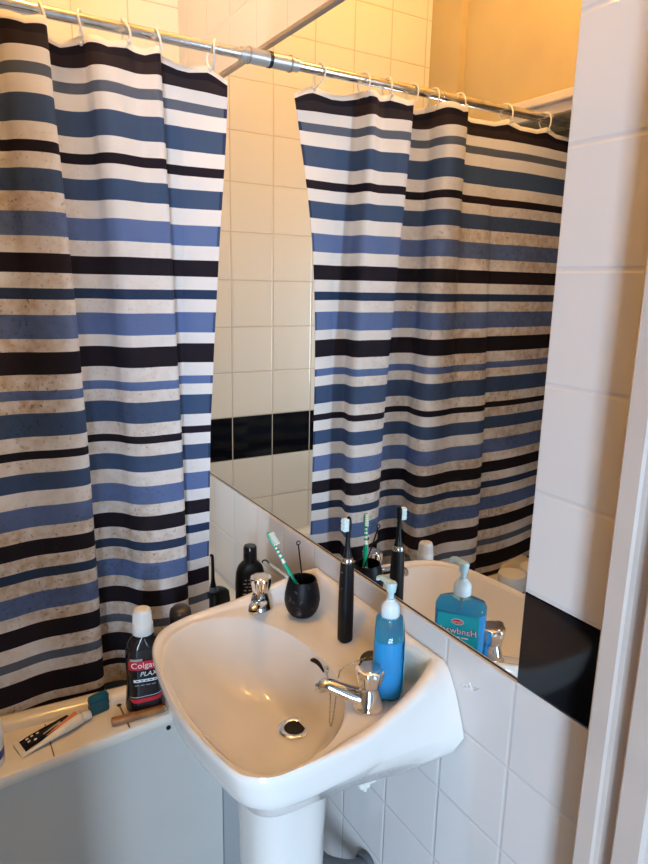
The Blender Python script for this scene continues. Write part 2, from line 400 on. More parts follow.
# bottom curve keeps the same cloth columns: resample piece by piece so that the folds correspond
def matched(pa, pb, n):
    da = spline([Vector((x, y, 0)) for x, y in pa], 24); db = spline([Vector((x, y, 0)) for x, y in pb], 24); L = [0.0]
    for p, q in zip(da, da[1:]): L.append(L[-1] + (q - p).length)
    out = []; j = 0
    for i in range(n + 1):
        s_ = L[-1] * i / n
        while j < len(L) - 2 and L[j + 1] < s_: j += 1
        out.append(db[j].lerp(db[j + 1], (s_ - L[j]) / max(1e-9, L[j + 1] - L[j])))
    return out
CB = matched(PT, PB, NU)
def curtain_pt(i, z):
    k = interp(z, [.45, .81, 1.15, 1.37, 1.60, 1.83, 1.95], [1.0, .97, .85, .66, .42, .12, 0])
    p = CT[i].lerp(CB[i], k)
    p.y -= .044 * max(0, 1 - i / 40) * math.sin(PI * min(1, max(0, k))) ** .7
    p.x += .010 * max(0, 1 - i / 40) * math.sin(PI * min(1, max(0, k)))
    return Vector((-p.x, p.y + .003 * math.sin(11 * p.x + 4 * z), z))
def top_z(i):
    x = CT[i].x; d = min(abs(x + r) for r in ring_x)
    return Z_TOP - min(.014, d * .30) - (.010 * max(0, 1 - i / 14) ** 1.5)
stripes = [(1.972, 0), (1.948, 1), (1.929, 6), (1.900, 0), (1.872, 2), (1.852, 0), (1.821, 3), (1.774, 0), (1.743, 1), (1.723, 0), (1.695, 3), (1.655, 0), (1.620, 4), (1.576, 0), (1.545, 1), (1.509, 0), (1.480, 5), (1.459, 0),
           (1.430, 4), (1.384, 0), (1.359, 1), (1.315, 0), (1.284, 4), (1.265, 0), (1.239, 3), (1.192, 0), (1.163, 1), (1.146, 0), (1.118, 3), (1.081, 0), (1.048, 4), (1.005, 0),
           (.977, 1), (.942, 0), (.914, 5), (.893, 0), (.863, 4), (.821, 0), (.794, 1), (.754, 0), (.722, 2), (.702, 0), (.674, 1), (.626, 0), (.606, 1), (.591, 0), (.545, 3), (.505, 0), (.48, 1), (.455, 1)]
stripes = [(1.5 + (z - 1.5) * 1.015 if z < 1.97 else z, k) for z, k in stripes]
zs = []; kinds = []
for (z, k), (z2, _) in zip(stripes, stripes[1:]):
    m_ = max(1, round((z - z2) / .016))
    for i in range(m_): zs.append(z + (z2 - z) * i / m_); kinds.append(k)
zs.append(stripes[-1][0])
t = thing('shower_curtain', 'blue, black and white striped shower curtain hanging from the chrome rod', 'shower curtain', (0, 0, 0))
bm = bmesh.new(); rows = []
for ri, z in enumerate(zs):
    row = []
    for i in range(NU + 1):
        zz = z + (top_z(i) - 1.972) * min(1, (z - 1.90) / .072) if z > 1.90 else z
        row.append(bm.verts.new(curtain_pt(i, zz)))
    rows.append(row)
for ri in range(len(zs) - 1):
    for i in range(NU):
        f = bm.faces.new((rows[ri][i], rows[ri][i + 1], rows[ri + 1][i + 1], rows[ri + 1][i])); f.material_index = kinds[ri]
cur = obj('fabric', bm, CL, t, angle=None)
sm = cur.modifiers.new('thickness', 'SOLIDIFY'); sm.thickness = .0006; sm.offset = 0
# stitched side hem in the darker cloth colours
bm = bmesh.new(); cols = [[], []]
for ri, z in enumerate(zs):
    for c_, uu in ((0, 0), (1, 3)):
        zz = z + (top_z(uu) - 1.972) * min(1, (z - 1.90) / .072) if z > 1.90 else z
        cols[c_].append(bm.verts.new(curtain_pt(uu, zz) + Vector((0, -.0014, 0))))
for ri in range(len(zs) - 1):
    f = bm.faces.new((cols[0][ri], cols[1][ri], cols[1][ri + 1], cols[0][ri + 1])); f.material_index = {4: 3, 3: 5, 2: 5}.get(kinds[ri], kinds[ri])
obj('side_hem', bm, CL, t, angle=None)

def ring_mesh():
    bm = bmesh.new(); R = .029; cz = -R + .0155
    pts = [Vector((.0035 * math.sin(a * 2), R * math.sin(a) * .72, cz + R * math.cos(a))) for a in [2 * PI * i / 36 for i in range(36)]]
    tube(bm, pts, .0021, 8, closed=True); return bm
rg = thing('curtain_ring', 'x', 'curtain ring', (ring_x[0], RY, RZ), .15)
obj('hoop', ring_mesh(), M['white'], rg)
bm = bmesh.new(); bmesh.ops.create_uvsphere(bm, u_segments=12, v_segments=8, radius=.0042)
bmesh.ops.translate(bm, vec=(0, -.008, -.0425), verts=bm.verts[:]); obj('bead', bm, M['white'], rg)
ring_labels = ['white curtain ring nearest the mirror wall, at the free edge of the curtain', 'second white curtain ring counted along the rod from the mirror wall', 'third white curtain ring counted along the rod from the mirror wall',
               'fourth white curtain ring counted along the rod from the mirror wall', 'fifth white curtain ring from the mirror wall, left end of the rod in view', 'sixth white curtain ring from the mirror wall, seen only in the mirror',
               'seventh white curtain ring from the mirror wall, seen only in the mirror', 'last white curtain ring by the cream painted wall, seen only in the mirror']
for i, x in enumerate(ring_x):
    r = rg
    if i:
        r = rg.copy(); COL.objects.link(r)
        for ch in list(rg.children):
            c2 = ch.copy(); COL.objects.link(c2); c2.parent = r
    r.location = (x, RY, RZ); yc_ = min(CT, key=lambda q: abs(q.x + x)).y; r.rotation_euler = (max(-.85, min(.85, math.asin(max(-.75, min(.75, (yc_ - RY - .006) / .0425))))), 0, random.uniform(-.2, .2)); r['label'] = ring_labels[i]; r['group'] = 'white rings on the shower rod'

# ------------------------------------------------------------------ washbasin
t = thing('washbasin', 'white ceramic pedestal washbasin under the mirror', 'washbasin', (0, 0, 0))
crest_pts = [(-.002, .765, .868), (-.030, .750, .861), (-.060, .738, .852), (-.100, .729, .839), (-.130, .725, .829), (-.175, .723, .814), (-.220, .723, .807), (-.265, .724, .804), (-.312, .725, .802), (-.345, .729, .800), (-.372, .742, .800), (-.392, .768, .799),
             (-.406, .830, .799), (-.415, .890, .799), (-.419, .940, .799), (-.417, 1.013, .799), (-.409, 1.095, .799), (-.394, 1.163, .800), (-.362, 1.213, .801), (-.312, 1.237, .803), (-.250, 1.248, .805), (-.190, 1.247, .811),
             (-.145, 1.240, .823), (-.100, 1.232, .836), (-.060, 1.223, .850), (-.030, 1.212, .860), (-.002, 1.197, .868)]
bowl_pts = [(-.126, .985, .800), (-.125, .940, .799), (-.136, .885, .799), (-.158, .834, .799), (-.188, .792, .799), (-.230, .760, .798), (-.278, .743, .797), (-.323, .740, .796), (-.356, .750, .796), (-.381, .787, .795), (-.396, .850, .795), (-.403, .93, .795), (-.402, 1.00, .795), (-.394, 1.08, .795), (-.376, 1.145, .796), (-.342, 1.190, .797), (-.296, 1.210, .798), (-.248, 1.210, .798), (-.205, 1.193, .799), (-.168, 1.150, .799), (-.142, 1.090, .800), (-.130, 1.035, .800)]
CX, CY = -.205, .982
def sampler(pts):
    data = sorted((math.atan2(p[1] - CY, p[0] - CX) % (2 * PI), p) for p in pts)
    A = [d[0] for d in data]; Q = [Vector(d[1]) for d in data]
    A = [A[-1] - 2 * PI] + A + [A[0] + 2 * PI]; Q = [Q[-1]] + Q + [Q[0]]
    def f(a):
        a %= 2 * PI
        for i in range(len(A) - 1):
            if A[i] <= a <= A[i + 1]:
                k = (a - A[i]) / max(1e-9, A[i + 1] - A[i]); return Q[i].lerp(Q[i + 1], k)
        return Q[-1].copy()
    return f
dense_crest = spline(crest_pts, 10)
wall_run = [Vector((-.002, 1.197 - (1.197 - .765) * i / 24, .868)) for i in range(1, 24)]
fcrest = sampler(dense_crest + wall_run)
fbowl = sampler(spline(bowl_pts, 10, True))
ang = [2 * PI * i / 220 for i in range(220)]
for p in (crest_pts[0], crest_pts[-1]):
    a = math.atan2(p[1] - CY, p[0] - CX) % (2 * PI); k = min(range(220), key=lambda i: abs(ang[i] - a)); ang[k] = a
YA = (.765 + 1.197) / 2
def flat_in(p, d):                                          # step d from a point towards the bowl's middle
    v = Vector((CX - p.x, CY - p.y, 0)); return p + v.normalized() * d
def rear(p):                                                # 1 on the wall side, 0 elsewhere
    return max(0.0, min(1.0, (p.x + .012) / .010))
def back_amt(p): return max(0.0, min(1.0, (p.z - .802) / .066))
DR = Vector((-.180, .968, .664))
def bowl_pt(a, s):
    e = fbowl(a); q = DR.lerp(e, s)
    z = DR.z + (e.z - DR.z) * (s ** 2.7)
    if s > .9: z -= 0
    return Vector((q.x, q.y, z))
def skirt(p, a, k2=1.0):                                    # bottom outline of the side (k2: 0 at the crest, 1 at the bottom)
    if p.x > -.0021: return Vector((-.002, .9785 + (p.y - .981) * (1 + .28 * k2), .868 + (.757 - .868) * k2))
    k = max(0, 1 - abs(p.x) / .16)
    if p.y < CY: y = (p.y + .012) * (1 - k) + .702 * k
    else: y = (p.y - .012) * (1 - k) + 1.255 * k
    x = p.x + .014 * min(1, abs(p.x) / .3)
    y = max(.702, min(1.255, y))
    return Vector((x, y, .757 - .022 * min(1, abs(p.x) / .3)))
def side(p, a, up, bulge):
    """point of the outer side, up = share of the way from the bottom to the crest"""
    if p.x > -.0021: q = skirt(p, a, min(1, (1 - up) * 1.0)); f = (1 - up) ** .62; return Vector((-.002, .9785 + (p.y - .981) * (1 + .28 * f), q.z))
    s0 = skirt(p, a); k = max(0, 1 - abs(p.x) / .16); f = (1 - up) ** (1 - .38 * k)
    q = Vector((p.x + (s0.x - p.x) * f, p.y + (s0.y - p.y) * f, s0.z + (p.z - s0.z) * up))
    o = (q - Vector((CX, CY, q.z))).normalized() * bulge * (1 - k); return Vector((min(q.x + o.x, -.002), q.y + o.y, q.z))
rings = []
def ringf(f): rings.append([f(fcrest(a), a) for a in ang])
ringf(lambda p, a: Vector((skirt(p, a).x * .72 + CX * .28 if p.x < -.003 else -.002, CY + (skirt(p, a).y - CY) * .70, .644)))
ringf(lambda p, a: Vector((skirt(p, a).x * .90 + CX * .10 if p.x < -.003 else -.002, CY + (skirt(p, a).y - CY) * .92, .712)))
ringf(lambda p, a: skirt(p, a) + Vector((0, 0, -.003)))
ringf(lambda p, a: side(p, a, .05, .003))
ringf(lambda p, a: side(p, a, .22, .004))
ringf(lambda p, a: side(p, a, .45, .004))
ringf(lambda p, a: side(p, a, .66, .0035))
ringf(lambda p, a: side(p, a, .84, .003))
ringf(lambda p, a: side(p, a, .95, .0012))
ringf(lambda p, a: flat_in(p, .0025) if p.x < -.0021 else p)
def inner(p, d0, drop, d_rear, a):
    if p.x > -.0021:                                        # wall side: flat-topped upstand
        q = Vector((p.x - d_rear, CY + (p.y - CY) * (1 - d_rear * .35), p.z))
    else: q = flat_in(p, d0)
    return Vector((q.x, q.y, q.z - drop))
def toward(p, a, d):                                        # step from crest towards bowl edge
    e = fbowl(a); v = Vector((e.x - p.x, e.y - p.y, 0)); L = v.length
    return p + v.normalized() * min(d, L * .9), L
def step(p, a, d, h, g=1.0):
    """point d inside the crest (at most the share g of the way to the bowl); h = share of the crest-to-deck drop"""
    e = fbowl(a); L = math.hypot(e.x - p.x, e.y - p.y); q, L = toward(p, a, min(d, L * g)); e = fbowl(a); deck = e.z + (max(e.z, .8045) - e.z) * max(0, min(1, (L - .03) / .05))
    return Vector((q.x, q.y, p.z + (deck - p.z) * h))
ringf(lambda p, a: step(p, a, .008, 0, .18) + Vector((0, 0, .0010)))
ringf(lambda p, a: step(p, a, .014 + .006 * back_amt(p), .05, .30) + Vector((0, 0, .0010)))
ringf(lambda p, a: step(p, a, .018 + .010 * back_amt(p), .30, .40) + Vector((0, 0, .0004)))
ringf(lambda p, a: step(p, a, .021 + .013 * back_amt(p), .70, .50))
ringf(lambda p, a: step(p, a, .025 + .019 * back_amt(p), .95, .60))
ringf(lambda p, a: step(p, a, .029 + .027 * back_amt(p), 1.0, .70))
def deckmix(p, a, k):
    q = step(p, a, .029 + .027 * back_amt(p), 1.0, .70); e = fbowl(a); r = q.lerp(e, k); return r
ringf(lambda p, a: deckmix(p, a, .5))
ringf(lambda p, a: deckmix(p, a, .85))
ringf(lambda p, a: fbowl(a) + Vector((0, 0, -.0008)))
for s in (.985, .965, .94, .91, .87, .82, .75, .66, .56, .46, .36, .26, .17): rings.append([bowl_pt(a, s) + Vector((0, 0, -.0012)) for a in ang])
bm = bmesh.new(); loft(bm, rings, True, True, True)
obj('bowl', bm, M['ceramic'], t, angle=62)
# pedestal
bm = bmesh.new(); prs = []
for z, rx, ry, cx in ((.002, .100, .102, -.190), (.03, .096, .098, -.192), (.07, .086, .084, -.198), (.25, .080, .077, -.202), (.45, .080, .078, -.203), (.54, .083, .083, -.203), (.59, .092, .100, -.198), (.625, .110, .124, -.192), (.646, .124, .142, -.186)):
    prs.append([Vector((cx + rx * math.copysign(abs(math.cos(a)) ** .8, math.cos(a)), .978 + ry * math.copysign(abs(math.sin(a)) ** .8, math.sin(a)), z)) for a in [2 * PI * i / 64 for i in range(64)]])
loft(bm, prs); obj('pedestal', bm, M['ceramic'], t)
# drain
dz = bowl_pt(0, .17).z
wst = obj('waste_ring', lathe([(.0195, -.004), (.0200, .0012), (.0230, .0030), (.029, .0024), (.0315, .0002), (.0315, -.003)], 40, False, False), M['chrome'], t); wst.location = (DR.x - .002, DR.y, dz + .0012)
ho = obj('drain_hole', lathe([(.0001, .0006), (.0196, .0006), (.0200, .0014)], 32, False, False), M['hole'], t); ho.location = wst.location
# overflow slot on the rear wall of the bowl
def bowl_normal(a, s):
    p = bowl_pt(a, s); u = bowl_pt(a + .02, s) - p; v = bowl_pt(a, s + .01) - p; nn = u.cross(v).normalized()
    return nn if nn.dot(Vector((CX, CY, 1.0)) - p) > 0 else -nn
def slot(hw, hs, lift, mm, name):
    bm = bmesh.new(); N = 24; V = []
    for i in range(N):
        th = 2 * PI * i / N; a = -.08 + hw * math.copysign(abs(math.cos(th)) ** .7, math.cos(th)); s = .962 + hs * math.sin(th) - .22 * (a + .08) ** 2
        V.append(bm.verts.new(bowl_pt(a, s) + bowl_normal(a, s) * lift))
    bm.faces.new(V); return obj(name, bm, mm, t, False)
slot(.33, .019, .0016, M['chrome'], 'overflow_rim'); slot(.30, .013, .0024, M['hole'], 'overflow_slot')

# ------------------------------------------------------------------ taps
def tap(label, loc, d, glint):
    t = thing('basin_tap', label, 'tap', loc); t.scale = (1, 1, .88)
    d = Vector((d[0], d[1], 0)).normalized()
    obj('body', lathe([(.0270, 0), (.0275, .003), (.0262, .006), (.0245, .012), (.0215, .024), (.0180, .036), (.0160, .042), (.0160, .046)], 36), M['chrome'], t)
    bm = bmesh.new()
    pts = spline([Vector((0, 0, .018)), d * .022 + Vector((0, 0, .023)), d * .048 + Vector((0, 0, .034)), d * .068 + Vector((0, 0, .042)), d * .077 + Vector((0, 0, .0425)), d * .082 + Vector((0, 0, .038))], 6)
    N = len(pts); tube(bm, pts, [.0180 - .0070 * min(1, i / (N * .8)) for i in range(N)], 18, .85)
    obj('spout', bm, M['chrome'], t)
    bm = bmesh.new(); tube(bm, [d * .0805 + Vector((0, 0, .0390)), d * .0815 + Vector((0, 0, .0315))], [.0105, .0100], 18); obj('nozzle', bm, M['chrome'], t)
    # fluted knob: waisted with eight shallow lobes
    rs = []
    for r, z, k in ((.0160, .044, 0), (.0186, .0465, .06), (.0198, .052, .10), (.0212, .061, .13), (.0230, .072, .13), (.0236, .078, .10), (.0226, .0820, .05), (.0200, .0835, 0)):
        rs.append([Vector((r * (1 + k * math.cos(8 * th) * .6) * math.cos(th), r * (1 + k * math.cos(8 * th) * .6) * math.sin(th), z)) for th in [2 * PI * i / 64 for i in range(64)]])
    bm = bmesh.new(); loft(bm, rs); obj('handle', bm, M['chrome'], t)
    obj('handle_cap', lathe([(.0180, .0830), (.0177, .0847), (.012, .0857), (.0004, .0860)], 32), M['rodchrome'], t)
    return t
tap('chrome basin tap with its spout over the bowl, beside the blue soap bottle', (-.135, .796, .8035), (-.074, .050), 0)
tap('chrome basin tap at the far end, left of the black tumbler', (-.142, 1.198, .8035), (-.045, -.060), 0)

# plug on its bead chain
t = thing('sink_plug', 'black rubber sink plug on a bead chain, lying behind the near tap', 'sink plug', (-.066, .886, .8045))
pl = obj('stopper', lathe([(.0165, 0), (.0190, .009), (.0205, .010), (.0205, .013), (.018, .0145), (.004, .0150), (.004, .019), (.0005, .020)], 32), M['rubber'], t)
pl.rotation_euler = (math.radians(14), math.radians(-20), 0); pl.location = (0, 0, .008)
B = Vector((-.066, .886, .8045))
an = bowl_pt(-.47, .97) + bowl_normal(-.47, .97) * .003
cp = [Vector((-.078, .890, .826)), Vector((-.100, .897, .819)), Vector((-.118, .905, .808)), Vector((-.128, .900, .803)), Vector((-.140, .888, .775)), Vector((-.158, .870, .738)), Vector((-.164, .866, .730)), Vector((-.162, .874, .735)), Vector((-.146, .900, .772)), an]
cs = spline([q - B for q in cp], 14)
bm = bmesh.new()
tube(bm, cs, .0009, 6)
acc = 0; last = None
for q in cs:
    if last is None or (q - last).length > .0050:
        g = bmesh.ops.create_icosphere(bm, subdivisions=1, radius=.0024); bmesh.ops.translate(bm, vec=q, verts=g['verts']); last = q
obj('bead_chain', bm, M['rodchrome'], t)
bm = lathe([(.0075, 0), (.0072, .002), (.004, .0035), (.0005, .004)], 20)
nrm = bowl_normal(-.47, .97); an_o = obj('chain_stay', bm, M['chrome'], t); an_o.location = an - B - nrm * .002; an_o.rotation_euler = nrm.to_track_quat('Z', 'Y').to_euler()

# ------------------------------------------------------------------ things on the basin
DK = .8050
# electric toothbrush
t = thing('electric_toothbrush', 'black electric toothbrush standing upright on the basin against the mirror wall', 'toothbrush', (-.056, .992, DK), 0)
bm = bmesh.new(); rs = []
for z, r in ((0, .0118), (.002, .0135), (.006, .0140), (.05, .0143), (.09, .0140), (.13, .0132), (.160, .0122), (.168, .0118)):
    rs.append([Vector((r * math.copysign(abs(math.cos(a)) ** .75, math.cos(a)), r * math.copysign(abs(math.sin(a)) ** .75, math.sin(a)), z)) for a in [2 * PI * i / 40 for i in range(40)]])
loft(bm, rs); h = obj('handle', bm, M['black'], t)
bt = obj('power_button', lathe([(.0048, 0), (.0046, .0012), (.0002, .0016)], 20), M['blackgloss'], h); bt.location = (-.0127, -.003, .118); bt.rotation_euler = (0, -PI / 2, 0)
rgm = obj('mode_mark', boxes((-.0141, -.0134, -.006, -.0005, .1495, .1505)), M['grey_ink'], h, False)
obj('metal_ring', lathe([(.0120, .168), (.0124, .169), (.0120, .174), (.0108, .177), (.0098, .178)], 32), M['chrome'], t)
bm = bmesh.new(); tube(bm, [Vector((0, 0, z)) for z in (.177, .182, .195, .215, .232)], [.0098, .0082, .0058, .0046, .0044], 18)
tube(bm, [Vector((.0012, 0, z)) for z in (.230, .236, .250, .258, .261)], [.0040, .0062, .0068, .0055, .002], 16, .7)
nk = obj('brush_head', bm, M['black'], t)
bm = bmesh.new()
for iz in range(7):
    for iy in range(4):
        y = (iy - 1.5) * .0030; z = .2345 + iz * .0036; ln = .0105 + (.001 if iz % 2 else 0)
        tube(bm, [Vector((-.002, y, z)), Vector((-.002 - ln, y * 1.08, z))], .00155, 6)
obj('bristles', bm, M['bristle'], nk)

# tumbler and what stands in it
TB = Vector((-.078, 1.128, DK))
t = thing('toothbrush_tumbler', 'rounded black speckled tumbler holding brushes on the basin', 'tumbler', TB)
obj('cup', lathe([(.021, 0), (.026, .002), (.0320, .010), (.0365, .022), (.0385, .035), (.0372, .050), (.0338, .066), (.0300, .0800), (.0290, .0820), (.0275, .0810), (.0310, .066), (.0342, .050), (.0354, .035), (.0335, .022), (.029, .010), (.001, .007)], 48, True, True), M['stone'], t)
def rel(p): return Vector(p) - TB
t = thing('toothbrush', 'green and white manual toothbrush leaning in the black tumbler', 'toothbrush', TB)
p0, p1 = Vector((-.066, 1.118, .818)), Vector((-.124, 1.204, .974))
def along(k): return rel(p0.lerp(p1, k))
ax = (p1 - p0).normalized()
bm = bmesh.new(); tube(bm, [along(k) for k in (0, .02, .15, .35, .5, .60)], [.002, .0052, .0062, .0058, .0052, .0046], 14, .75); hd = obj('handle', bm, M['green'], t)
bm = bmesh.new(); tube(bm, [along(k) for k in (.595, .62, .70, .79, .80)], [.0047, .0044, .0036, .0033, .0033], 12, .8); obj('neck', bm, M['white'], t)
bm = bmesh.new(); tube(bm, [along(k) for k in (.795, .82, .88, .95, .985, 1.0)], [.0034, .0052, .0066, .0066, .0052, .001], 14, .55); nh = obj('head', bm, M['green'], t)
for k in (.66, .715, .765):
    bm = bmesh.new(); tube(bm, [along(k - .012), along(k + .012)], .0044, 12, .8); obj('grip_band', bm, M['green'], hd)
for k in (.14, .26):
    bm = bmesh.new(); tube(bm, [along(k), along(k + .06)], .0064, 10, .72); obj('grip_inlay', bm, M['white'], hd)
side = ax.cross(Vector((0, -1, 0))).normalized(); face = side.cross(ax).normalized()
if face.y > 0: face = -face
face = (face + Vector((.55, 0, 0))).normalized()
bm = bmesh.new()
for i in range(7):
    for j in range(3):
        b0 = along(.835 + i * .0225) + side * (j - 1) * .0034
        tube(bm, [b0, b0 + face * .0115], .0016, 6)
obj('bristles', bm, M['greensoft'], nh)
t = thing('dental_pick', 'thin dark metal dental tool standing in the black tumbler', 'dental tool', TB)
bm = bmesh.new(); tube(bm, [rel((-.062, 1.146, .822)), rel((-.080, 1.129, .90)), rel((-.096, 1.116, .972))], .0017, 8); obj('shaft', bm, M['black'], t)
bm = bmesh.new(); q = rel((-.096, 1.116, .975)); tube(bm, [q + Vector((.0042 * math.cos(a), 0, .0042 * math.sin(a))) for a in [2 * PI * i / 16 for i in range(16)]], .0012, 6, closed=True); obj('loop', bm, M['black'], t)
t = thing('interdental_brush', 'clear handled interdental brush with a dark hooked tip, leaning left in the tumbler', 'dental brush', TB)
bm = bmesh.new(); tube(bm, spline([rel((-.072, 1.142, .83)), rel((-.094, 1.160, .876)), rel((-.118, 1.187, .899)), rel((-.124, 1.194, .905))], 5), [.0032] * 10 + [.0028] * 6, 10); obj('stem', bm, M['clear'], t)
bm = bmesh.new(); tube(bm, spline([rel((-.124, 1.194, .905)), rel((-.129, 1.200, .911)), rel((-.134, 1.205, .909)), rel((-.135, 1.206, .904))], 5), .0016, 8); obj('hooked_tip', bm, M['black'], t)

# soap bottle: label faces the mirror
SB = Vector((-.077, .823, DK)); SROT = math.atan2(.79, .61)
t = thing('soap_bottle', 'blue liquid handwash bottle with pale pump, beside the near tap', 'soap bottle', SB, SROT)
# local x = broad axis, local -y = label side (towards the mirror)
def srings(k, zs_):
    out = []
    for z, w, d, r in zs_: out.append(rrect(max(.002, w - k), max(.002, d - k), max(.0015, r - k / 2), z, 8))
    return out
shell = [(.000, .080, .041, .016), (.003, .088, .048, .019), (.012, .091, .051, .020), (.060, .091, .052, .020), (.085, .093, .052, .020), (.106, .094, .051, .020), (.119, .093, .050, .020), (.126, .085, .046, .019), (.131, .060, .038, .017), (.135, .034, .030, .0145), (.143, .029, .029, .0143)]
bm = bmesh.new(); loft(bm, srings(0, shell)); obj('bottle', bm, M['blue_shell'], t)
liq = [(.0035, .078, .039, .015)] + [(z, w, d, r) for z, w, d, r in shell[2:6]] + [(.110, .093, .0500, .020)]
bm = bmesh.new(); loft(bm, srings(.004, liq)); obj('liquid_soap', bm, M['blue_liquid'], t)
bm = lathe([(.0155, .140), (.0163, .141), (.0163, .156), (.0150, .161), (.0105, .166), (.0078, .169), (.0078, .172)], 32); obj('collar', bm, M['pumpcollar'], t)
bm = lathe([(.0052, .168), (.0052, .182), (.0078, .184), (.0088, .190), (.0094, .199), (.0080, .2015), (.001, .203)], 28); pu = obj('pump', bm, M['pump'], t)
rot = Matrix.Rotation(-SROT, 4, 'Z')
nd = rot @ Vector((-.05, 1.0, 0)).normalized()
bm = bmesh.new(); tube(bm, spline([nd * -.006 + Vector((0, 0, .1965)), nd * .010 + Vector((0, 0, .1985)), nd * .026 + Vector((0, 0, .1995)), nd * .034 + Vector((0, 0, .1965)), nd * .036 + Vector((0, 0, .192))], 5), [.0078] * 6 + [.0066] * 5 + [.005] * 6 + [.0042] * 4, 14, .7); obj('nozzle', bm, M['pump'], pu)
bm = bmesh.new(); tube(bm, [Vector((0, 0, .012)), Vector((0, 0, .150))], .0022, 8); obj('dip_tube', bm, M['clear'], t)
bm = bmesh.new(); loft(bm, [rrect(.076, .0006, .0002, z, 4, 0, -.0268) for z in (.010, .110)]); lb = obj('label', bm, M['teal_label'], t, False)
LM = Matrix(((1, 0, 0, 0), (0, 0, -1, -.0275), (0, 1, 0, 0), (0, 0, 0, 1)))      # text plane -> label face (faces -y)
def onlabel(x, z, lift=0): return Matrix.Translation((x, -lift, z)) @ LM
text_mesh('lettering_outline', 'Handwash', .0172, M['navy_ink'], lb, onlabel(0, .078), .0001, .1, offset=.0009)
text_mesh('lettering', 'Handwash', .0172, M['white_ink'], lb, onlabel(0, .078, .0003), .0001, .1)
for k_ in range(3): obj('small_print', boxes((-.020 + k_ * .015, -.008 + k_ * .015, -.0279, -.0272, .0650, .0668)), M['white_ink'], lb, False)
def oval(rx, rz, x, z, m, name, lift):
    bm = bmesh.new(); loft(bm, [[Vector((x + rx * math.cos(a), y, z + rz * math.sin(a))) for a in [2 * PI * i / 32 for i in range(32)]] for y in (-.0272 - lift, -.0277 - lift)]); return obj(name, bm, m, lb, False)
oval(.0112, .0057, .001, .0965, M['white_ink'], 'oval_rim', 0); oval(.0102, .0047, .001, .0965, M['red_ink'], 'red_oval', .0002)
text_mesh('oval_lettering', 'Carex', .0064, M['white_ink'], lb, onlabel(.001, .0965, .0008), .0001)
for x, z, w, m_ in ((-.004, .050, .011, 'blue_ink'), (.009, .051, .010, 'navy_ink'), (-.016, .047, .010, 'white_ink'), (.004, .038, .012, 'white_ink'), (-.009, .037, .011, 'navy_ink')):
    bm = boxes((x - w / 2, x + w / 2, -.0279, -.0272, z - w / 2 * .9, z + w / 2 * .9)); obj('label_square', bm, M[m_], lb, False)
oval(.0095, .0095, .023, .046, M['yellow_ink'], 'yellow_badge', .0003)
obj('badge_mark', boxes((.018, .028, -.0286, -.0278, .0445, .0475)), M['blue_ink'], lb, False)

# ------------------------------------------------------------------ things on the bath ledge
LZ = .5905
# mouthwash
MB_ = Vector((-.380, 1.281, LZ))
t = thing('mouthwash_bottle', 'black mouthwash bottle with white cap and red label on the bath ledge', 'mouthwash', MB_, -.22); t.scale = (1.10, 1.10, 1.07)
prof = [(.000, .066, .044), (.003, .074, .050), (.012, .077, .053), (.030, .075, .051), (.060, .070, .048), (.095, .069, .047), (.120, .070, .047)]
bm = bmesh.new(); loft(bm, [rrect(w, d, d * .47, z, 8) for z, w, d in prof]); obj('bottle', bm, M['dark_glass'], t)
bm = bmesh.new(); loft(bm, [rrect(w, d, d * .47, z, 8) for z, w, d in ((.120, .070, .047), (.136, .068, .046), (.148, .058, .042), (.158, .042, .036), (.164, .034, .0335), (.168, .033, .033))]); obj('shoulder', bm, M['smoke'], t)
obj('cap', lathe([(.0198, .166), (.0205, .167), (.0200, .186), (.0192, .1875), (.0180, .1890), (.0168, .212), (.0150, .2165), (.0130, .2175), (.0005, .2172)], 44), M['white'], t)
bm = bmesh.new()
for i in range(40):
    a = 2 * PI * i / 40; tube(bm, [Vector((.0182 * math.cos(a), .0182 * math.sin(a), .190)), Vector((.0170 * math.cos(a), .0170 * math.sin(a), .211))], .0006, 5)
obj('cap_ribs', bm, M['white'], t)
def mw_bend(p):                                             # wrap onto the front of the rounded body
    w = .0352; y0 = -.0240; r = .060
    q = max(0, abs(p.x) - .0125); return Vector((p.x, y0 - p.z - .0004 + .0235 - math.sqrt(max(0, .0235 ** 2 - min(q, .0225) ** 2)), p.y))
def mwtext(name, s, size, m, x, z, shear=0): return text_mesh(name, s, size, m, t, Matrix.Translation((0, 0, 0)), .0002, shear, lambda p: mw_bend(Vector((p.x + x, p.y + z, p.z))))
def mwpatch(name, x0, x1, z0, z1, m, slope=0, lift=0, y_extra=0):
    bm = bmesh.new(); N = 16; a = []; b = []
    for i in range(N + 1):
        x = x0 + (x1 - x0) * i / N; zoff = slope * (x - x0)
        q = mw_bend(Vector((x, z0 + zoff, lift))); a.append(bm.verts.new(q - Vector((0, y_extra, 0)))); q = mw_bend(Vector((x, z1 + zoff, lift))); b.append(bm.verts.new(q - Vector((0, y_extra, 0))))
    for i in range(N): bm.faces.new((a[i], a[i + 1], b[i + 1], b[i]))
    return obj(name, bm, m, t, False)
mwpatch('red_panel', -.030, .030, .098, .117, M['red_ink'])
mwtext('brand_lettering', 'Colgate', .0172, M['white_ink'], .001, .1075)
mwpatch('grey_tab', -.027, -.004, .1175, .1225, M['grey_ink'])
mwtext('variant_lettering', 'PLAX', .0135, M['white_ink'], .006, .0885, .25)
mwpatch('white_strip', -.022, .026, .0715, .0775, M['white_ink'])
for k_ in range(5): mwpatch('strip_mark', -.018 + k_ * .0085, -.0125 + k_ * .0085, .0735, .0755, M['navy_ink'], 0, 0, .0004)
for k_ in range(4): mwpatch('small_print', -.020 + k_ * .0105, -.012 + k_ * .0105, .0640, .0655, M['grey_ink'])
mwpatch('red_band', -.031, .031, .026, .035, M['red_ink'], .06, 0, .002)
